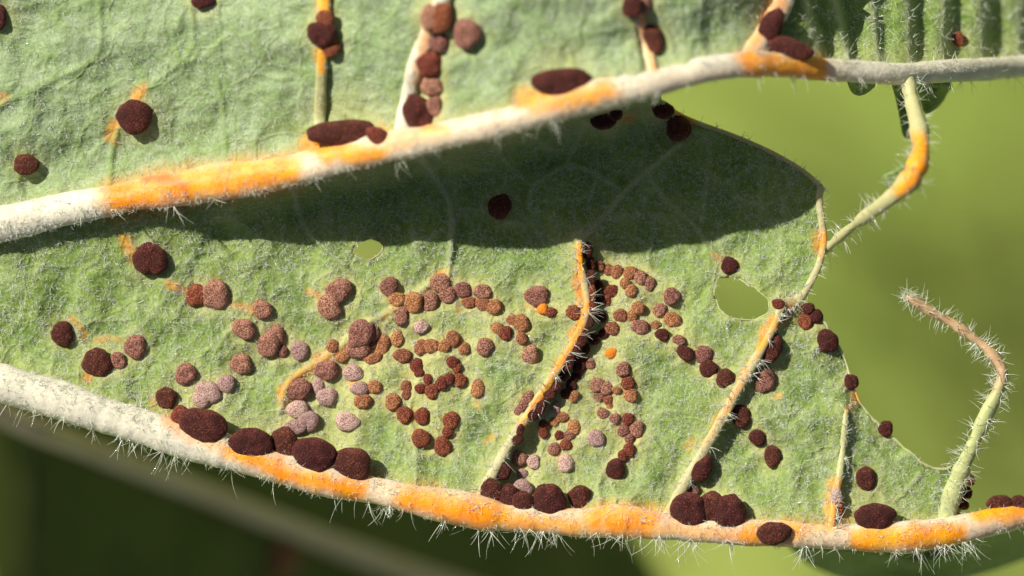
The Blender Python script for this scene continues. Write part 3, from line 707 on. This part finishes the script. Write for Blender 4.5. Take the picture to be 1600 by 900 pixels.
# ------------------------------------------------------------------ pustules
def dome_mesh(rx, ry, ang, kind, seed):
    r = np.random.default_rng(seed)
    big = max(rx, ry)
    seg = 44 if big > 20 else 34
    rings = 15 if big > 20 else 12
    a = np.linspace(0, 2 * np.pi, seg, endpoint=False)
    t = np.linspace(0.04, 1, rings)
    th = t * 1.98                                   # polar angle: past 90 deg so the foot tucks in
    rad = np.sin(th) ** .82; hgt = np.cos(th)
    ph = r.uniform(0, 6.28, 4)
    lob = 1.04 + .05 * np.sin(2 * a + ph[0]) + .045 * np.sin(3 * a + ph[1]) + .02 * np.sin(5 * a + ph[2]) + .008 * np.sin(9 * a + ph[3])
    A, T = np.meshgrid(a, t)
    hh = min(rx, ry) * r.uniform(.56, .70)
    x = rad[:, None] * lob * np.cos(A); y = rad[:, None] * lob * np.sin(A)
    z = np.repeat(hgt[:, None], seg, 1) * hh
    z = np.where(z > 0, z, z * .8)
    if r.uniform() < .4:                             # some are sunken in the middle
        z = z - hh * r.uniform(.08, .26) * np.exp(-((x - r.uniform(-.25, .25)) ** 2 + (y - r.uniform(-.25, .25)) ** 2) / .16)
    g = r.normal(0, 1, x.shape)
    amp = .18                                       # grain of the spore crust, px
    bump = 1 + .045 * noise2(x * 40 + seed * 7.7, y * 40, 14, 90 + seed % 20)
    x = x * bump * rx; y = y * bump * ry
    n = np.hypot(x, y) + 1e-6
    x += g * amp * x / n * np.sin(th)[:, None]; y += g * amp * y / n * np.sin(th)[:, None]
    z += r.normal(0, amp, x.shape) * np.abs(np.cos(th))[:, None] + .10 * hh * noise2(x + seed * 3.1, y, 9, 77)
    c, s = math.cos(math.radians(ang)), math.sin(math.radians(ang))
    X = x * c - y * s; Y = x * s + y * c
    V = np.stack([X, Y, z], -1).reshape(-1, 3)
    V = np.vstack([V, [[0, 0, hh * 1.0]]]) / PX
    k = np.arange(rings - 1)[:, None] * seg; j = np.arange(seg)[None]; j2 = (j + 1) % seg
    f = np.stack([k + j, k + seg + j, k + seg + j2, k + j2], -1).reshape(-1, 4)
    top = len(V) - 1
    faces = f.tolist() + [[top, int(p), int(q)] for p, q in zip(j[0], j2[0])]
    me = bpy.data.meshes.new('pustule'); me.from_pydata(V.tolist(), [], faces)
    me.polygons.foreach_set('use_smooth', np.ones(len(me.polygons), bool))
    me.materials.append(M_PUST[kind])
    return me, hh

LOOK = {'D': 'dark maroon powdery rust pustule', 'M': 'dull brown powdery rust pustule', 'P': 'pale pinkish grey powdery rust pustule', 'O': 'rust brown powdery pustule',
        'R': 'glossy red brown rust pustule', 'A': 'small bright orange young pustule', 'W': 'burst pustule with whitish skin'}
seed = 0
def add_pustules(tab, zf, parent, extra=0):
    global seed
    arr = np.array([(p[0], p[1]) for p in tab], float)
    rr = np.array([min(p[2], p[3]) for p in tab], float) * .6
    ring = [surf(arr[:, 0] + rr * cx, arr[:, 1] + rr * cy, zf) for cx, cy in ((0, 0), (1, 0), (-1, 0), (0, 1), (0, -1))]
    zs = .35 * np.mean(ring, 0) + .65 * np.max(ring, 0)
    for (x, y, rx, ry, a_, k), z in zip(tab, zs):
        seed += 1
        me, hh = dome_mesh(rx, ry, a_, k, seed)
        # rest on the mean height under it
        o = bpy.data.objects.new('pustule', me); sc.collection.objects.link(o)
        z = z + hh * .05 + extra
        o.location = Vector(W(x, y, z)); o.parent = parent
        o['label'] = LOOK[k]
def split_tab(tab, vein, rad):
    near, far = [], []
    for p in tab:
        d, _ = dist_poly(np.array([p[0]]), np.array([p[1]]), vein[::4])
        (near if d[0] < rad else far).append(p)
    return near, far
near, far = split_tab(PU_UP, UVc, 30)
add_pustules(near, z_upper, uv, 4); add_pustules(far, z_upper, up, 2)
add_pustules(PU_PLEAT, z_pleat, pl)
add_pustules(PU_EDGE, z_lower, lo, 6)
near, far = split_tab(PU_LOW, LVc, 28)
add_pustules(near, z_lower, lv); add_pustules(far, z_lower, lo)

# ------------------------------------------------------------------ hairs
def hairs(name, root, dirv, length, rad, parent, bend=.35, segs=3, sides=3):
    """root (n,3) cm; dirv (n,3); length, rad in px"""
    n = len(root)
    dirv = dirv / np.linalg.norm(dirv, axis=1)[:, None]
    q = rng.normal(0, 1, (n, 3)); sd_ = np.cross(dirv, q); sd_ /= np.linalg.norm(sd_, axis=1)[:, None]
    up2 = np.cross(sd_, dirv)
    L = (length / PX)[:, None]; Rr = (rad / PX)[:, None]
    vs = []
    for k in range(segs + 1):
        t = k / segs
        c = root + dirv * L * t + sd_ * L * bend * rng.uniform(.3, 1, (n, 1)) * 0 + sd_ * L * bend * t * t
        r = Rr * (1 - .72 * t)
        for s in range(sides):
            a_ = 2 * math.pi * s / sides
            vs.append(c + (sd_ * math.cos(a_) + up2 * math.sin(a_)) * r)
    V = np.stack(vs, 1).reshape(-1, 3)
    per = (segs + 1) * sides
    f = []
    for k in range(segs):
        for s in range(sides):
            s2 = (s + 1) % sides
            f.append((k * sides + s, k * sides + s2, (k + 1) * sides + s2, (k + 1) * sides + s))
    f = np.array(f)[None] + (np.arange(n) * per)[:, None, None]
    o = mesh_obj(name, V, f.reshape(-1, 4), M_HAIR, parent)
    o['kind'] = 'stuff'
    return o

def lamina_hairs(poly, zf, box, n_tufts, parent, holes=(), lmin=7, lmax=20, avoid=(), dens=None, rad=(.27, .52), label=None):
    x = rng.uniform(box[0], box[2], n_tufts); y = rng.uniform(box[1], box[3], n_tufts)
    m = inside(x, y, poly)
    for h in holes: m &= ~inside(x, y, h)
    for px, py, rx, ry, a_, k in avoid:
        m &= np.hypot(x - px, y - py) > max(rx, ry) * .92
    if dens is not None: m &= rng.uniform(0, 1, n_tufts) < dens(x, y)
    x, y = x[m], y[m]
    per = rng.integers(2, 5, len(x))
    xi = np.repeat(x, per); yi = np.repeat(y, per)
    n = len(xi)
    z = surf(xi, yi, zf)
    az = rng.uniform(0, 2 * np.pi, n); el = np.radians(rng.uniform(4, 50, n))
    d = np.stack([np.cos(az) * np.cos(el), np.sin(az) * np.cos(el), np.sin(el)], 1)
    L = lmin + (lmax - lmin) * rng.beta(1.5, 3, n)
    o = hairs('hair', W(xi, yi, z - .5), d, L, rng.uniform(*rad, n), parent, segs=2)
    o['label'] = label or 'fine white hairs'
    return o

lamina_hairs(poly_lo, z_lower, (-40, 120, 1510, 850), 34000, lo, HOLES, 4, 11, PU_LOW, label='short silvery hairs covering the green blade')
lamina_hairs(poly_up, z_upper, (-40, -30, 1240, 400), 6500, up, (), 5, 13, PU_UP, rad=(.25, .45), label='short silvery hairs covering the downy blade')
lamina_hairs(poly_pl, z_pleat, (1170, -30, 1640, 130), 800, pl, (), 6, 20, PU_PLEAT, label='silvery hairs along the pleats')

def vein_hairs(c, flat, n, lr, parent, side_bias, xr=None, rad=(.38, .7), label='', clump=3, bend=.3, el=(-10, 70), xpref=None):
    """hairs standing on a tube; side_bias (dx,dy world) leans them outwards"""
    m = len(c); i0 = rng.integers(0, m, n * 2)
    if xr is not None:
        i0 = i0[(c[i0, 0] > xr[0]) & (c[i0, 0] < xr[1])]
    i0 = i0[:n]
    if xpref is not None: i0 = i0[rng.uniform(0, 1, len(i0)) < xpref(c[i0, 0])]
    i = np.repeat(i0, rng.integers(1, clump + 1, len(i0)))
    k = len(i)
    tx = np.gradient(c[:, 0])[i]; ty = -np.gradient(c[:, 1])[i]; tl = np.hypot(tx, ty); tx /= tl; ty /= tl
    nx, ny_ = ty, -tx                                   # to the right hand of travel
    first = np.concatenate([[True], i[1:] != i[:-1]]); grp = np.cumsum(first) - 1
    a0 = rng.uniform(*np.radians(el), grp[-1] + 1)[grp]      # angle round the tube from the outer side up to the top
    sgn = np.where(rng.uniform(0, 1, grp[-1] + 1) < side_bias, 1, -1)[grp]
    rx = sgn * np.cos(a0); rz = np.sin(a0)
    x = c[i, 0] + nx * rx * c[i, 2] * .97; y = c[i, 1] - ny_ * rx * c[i, 2] * .97; z = c[i, 3] + rz * c[i, 2] * flat * .97
    d = np.stack([nx * rx, ny_ * rx, rz], 1) + rng.normal(0, .38, (k, 3)) + np.stack([tx, ty, tx * 0], 1) * rng.normal(0, .35, (k, 1))
    L = lr[0] + (lr[1] - lr[0]) * rng.beta(1.3, 2.6, k)
    o = hairs('hair', W(x, y, z), d, L, rng.uniform(*rad, k), parent, bend=bend, segs=4)
    o['label'] = label
    return o

VD = {o: VEINS[i] for i, o in enumerate(['uv', 'lv'])}
vein_hairs(VEINS[0][0], .85, 150, (12, 44), uv, .85, (-30, 1165), xpref=lambda x: smooth(.5 + 1.6 * noise2(x, x * 0, 28, 41)), label='white hairs fringing the upper vein')
vein_hairs(VEINS[0][0], .85, 150, (10, 38), uv, .6, (1165, 1630), label='white hairs fringing the upper vein')
vein_hairs(VEINS[1][0], .85, 330, (12, 56), lv, .93, (-30, 1630), clump=4, xpref=lambda x: smooth(.5 + .9 * noise2(x, x * 0, 24, 43)), label='white hairs fringing the lower vein', el=(-25, 50))
vein_hairs(VEINS[1][0], .85, 800, (4, 11), lv, .6, (-30, 1630), label='short down on the lower vein', rad=(.28, .45), el=(0, 88))
vein_hairs(VEINS[0][0], .85, 400, (4, 11), uv, .6, (-30, 1630), label='short down on the upper vein', rad=(.28, .45), el=(0, 88))
for o_, idx, n_ in ((stray, None, 130), (tend, None, 200)):
    idx = [i for i, v in enumerate(VEINS) if abs(v[0][0, 0] - (1414 if o_ is stray else 1478)) < 1][0]
    vein_hairs(VEINS[idx][0], .9, n_, (10, 30), o_, .5, label='sparse white hairs on the torn vein', el=(-40, 80))
k_ = 70
tip = np.stack([1420 + rng.normal(0, 6, k_), 465 + rng.normal(0, 4, k_), 10 + rng.normal(0, 4, k_)], 1)
dr = rng.normal(0, 1, (k_, 3)) + np.array([-.4, .2, .3])
o = hairs('hair', W(tip[:, 0], tip[:, 1], tip[:, 2]), dr, rng.uniform(8, 26, k_), rng.uniform(.35, .6, k_), tend, bend=.3, segs=4)
o['label'] = 'white tuft of hairs at the dry tip'
for o_, st in ((edge_j, (1036, 160)), (edge_k, (1284, 292)), (edge_n, (1252, 466))):
    idx = [i for i, v in enumerate(VEINS) if abs(v[0][0, 0] - st[0]) < 1 and abs(v[0][0, 1] - st[1]) < 1][0]
    vein_hairs(VEINS[idx][0], .85, 30, (7, 20), o_, .3, label='hairs on the leaf rim', el=(-20, 70))
for st, n_ in (((960, 322), 70), ((1222, 472), 40), ((1322, 640), 20)):
    idx = [i for i, v in enumerate(VEINS) if abs(v[0][0, 0] - st[0]) < 1 and abs(v[0][0, 1] - st[1]) < 1][0]
    vein_hairs(VEINS[idx][0], .85, n_, (8, 34), lo, .5, label='hairs on the side vein', el=(0, 80), clump=4)

# ------------------------------------------------------------------ a second leaf, out of focus below
def simple_mat(name, a, b, scale, rough=.7, trans=.25):
    m, t = new_mat(name)
    co = N(t, 'ShaderNodeTexCoord').outputs['Object']
    c = mixc(t, ramp(t, noise_n(t, co, scale, 3), .35, .65), a, b)
    p = N(t, 'ShaderNodeBsdfPrincipled'); t.links.new(c, p.inputs['Base Color']); p.inputs['Roughness'].default_value = rough
    tr = N(t, 'ShaderNodeBsdfTranslucent'); t.links.new(c, tr.inputs[0])
    mx = N(t, 'ShaderNodeMixShader'); mx.inputs[0].default_value = trans
    t.links.new(p.outputs[0], mx.inputs[1]); t.links.new(tr.outputs[0], mx.inputs[2])
    o = N(t, 'ShaderNodeOutputMaterial'); t.links.new(mx.outputs[0], o.inputs[0])
    return m
M_BACK = simple_mat('background_leaf', (.13, .17, .022), (.18, .22, .04), 3)
M_BACKV = simple_mat('background_vein', (.85, .64, .38), (.90, .72, .46), 6, trans=.1)
back = empty('background_leaf', W(300, 780, -900), 'blurred dark green leaf with beige midrib, behind the lower left of the main leaf', 'leaf')
BZ = -900
def bz(x): return -760 - 1.15 * np.maximum(np.asarray(x, float) - 60, 0)
MR = catmull([(-140, 560), (20, 655), (170, 715), (330, 775), (480, 835), (640, 895), (820, 960), (1000, 1040)], 12)
def back_blade(off_pts, sgn, dz):
    n = len(MR); m = 14
    t = np.linspace(0, 1, n)
    width = np.interp(MR[:, 0], *np.array(off_pts).T)
    tx = np.gradient(MR[:, 0]); ty = np.gradient(MR[:, 1]); l = np.hypot(tx, ty); nx, ny_ = -ty / l * sgn, tx / l * sgn
    V = []
    for k in range(m):
        u = k / (m - 1)
        x = MR[:, 0] + nx * width * u; y = MR[:, 1] + ny_ * width * u
        z = bz(x) - 12 + dz * u ** 1.3 + 14 * noise2(x, y, 70, 30) * min(1, u * 3)
        V.append(W(x, y, z))
    V = np.stack(V, 1).reshape(-1, 3) - np.array(back.location)
    f = np.array([(i * m + k, i * m + k + 1, (i + 1) * m + k + 1, (i + 1) * m + k) for i in range(n - 1) for k in range(m - 1)])
    o = mesh_obj('leaf_blade', V, f, M_BACK, back)
    md = o.modifiers.new('thickness', 'SOLIDIFY'); md.thickness = .012
back_blade([(-140, 30), (100, 160), (400, 330), (700, 330), (1000, 120)], -1, -60)
back_blade([(-140, 25), (0, 85), (100, 280), (400, 420), (800, 380), (1000, 120)], 1, -160)
def plain_tube(name, pts, mat, parent, sides=12):
    c = np.array(pts, float); P = W(c[:, 0], c[:, 1], c[:, 3]) - np.array(parent.location)
    T = np.gradient(P, axis=0); T /= np.linalg.norm(T, axis=1)[:, None]
    S = np.cross(T, [0, 0, 1.]); S /= np.linalg.norm(S, axis=1)[:, None]; U = np.cross(S, T)
    a_ = np.linspace(0, 2 * np.pi, sides, endpoint=False)
    V = (P[:, None] + (S[:, None] * np.cos(a_)[:, None] + U[:, None] * np.sin(a_)[:, None]) * (c[:, 2] / PX)[:, None, None]).reshape(-1, 3)
    n = len(P); f = np.array([(i * sides + s, i * sides + (s + 1) % sides, (i + 1) * sides + (s + 1) % sides, (i + 1) * sides + s) for i in range(n - 1) for s in range(sides)])
    return mesh_obj(name, V, f, mat, parent)
plain_tube('midrib', [(p[0], p[1], 21, bz(p[0])) for p in MR], M_BACKV, back)
me, hh = dome_mesh(34, 31, 0, 'O', 999)
o = bpy.data.objects.new('pustule', me); sc.collection.objects.link(o); o.parent = back
o.location = Vector(W(437, 873, bz(437) - 20)) - back.location
o['label'] = 'blurred pinkish brown pustule'

# ------------------------------------------------------------------ meadow far below
GZ = -30.0
m, t = new_mat('meadow_ground')
co = N(t, 'ShaderNodeTexCoord').outputs['Object']
c = mixc(t, ramp(t, noise_n(t, co, .30, 3, .55), .38, .62), (.26, .335, .055), (.37, .415, .095))
c = mixc(t, mul(t, ramp(t, noise_n(t, co, .16, 2), .45, .7), .6), c, (.11, .17, .018))
p = N(t, 'ShaderNodeBsdfPrincipled'); t.links.new(c, p.inputs['Base Color']); p.inputs['Roughness'].default_value = .9
o = N(t, 'ShaderNodeOutputMaterial'); t.links.new(p.outputs[0], o.inputs[0])
g = 300.0
ground = mesh_obj('ground', [(-g, -g, GZ), (g, -g, GZ), (g, g, GZ), (-g, g, GZ)], [(0, 1, 2, 3)], m)
ground['kind'] = 'structure'
n = 220
M_GRASS = simple_mat('grass', (.22, .29, .04), (.34, .38, .08), .5, trans=.4)
root = np.stack([rng.uniform(-9, 9, n), rng.uniform(-7, 7, n), np.full(n, GZ)], 1)
dv = np.stack([rng.normal(0, .45, n), rng.normal(0, .45, n), np.ones(n)], 1)
go = hairs('grass', root, dv, rng.uniform(2, 5, n) * PX, rng.uniform(.06, .14, n) * PX, None, bend=.5, segs=3)
go.data.materials.clear(); go.data.materials.append(M_GRASS)
go['label'] = 'blurred sunlit meadow grass far behind the leaf'; go['category'] = 'grass'
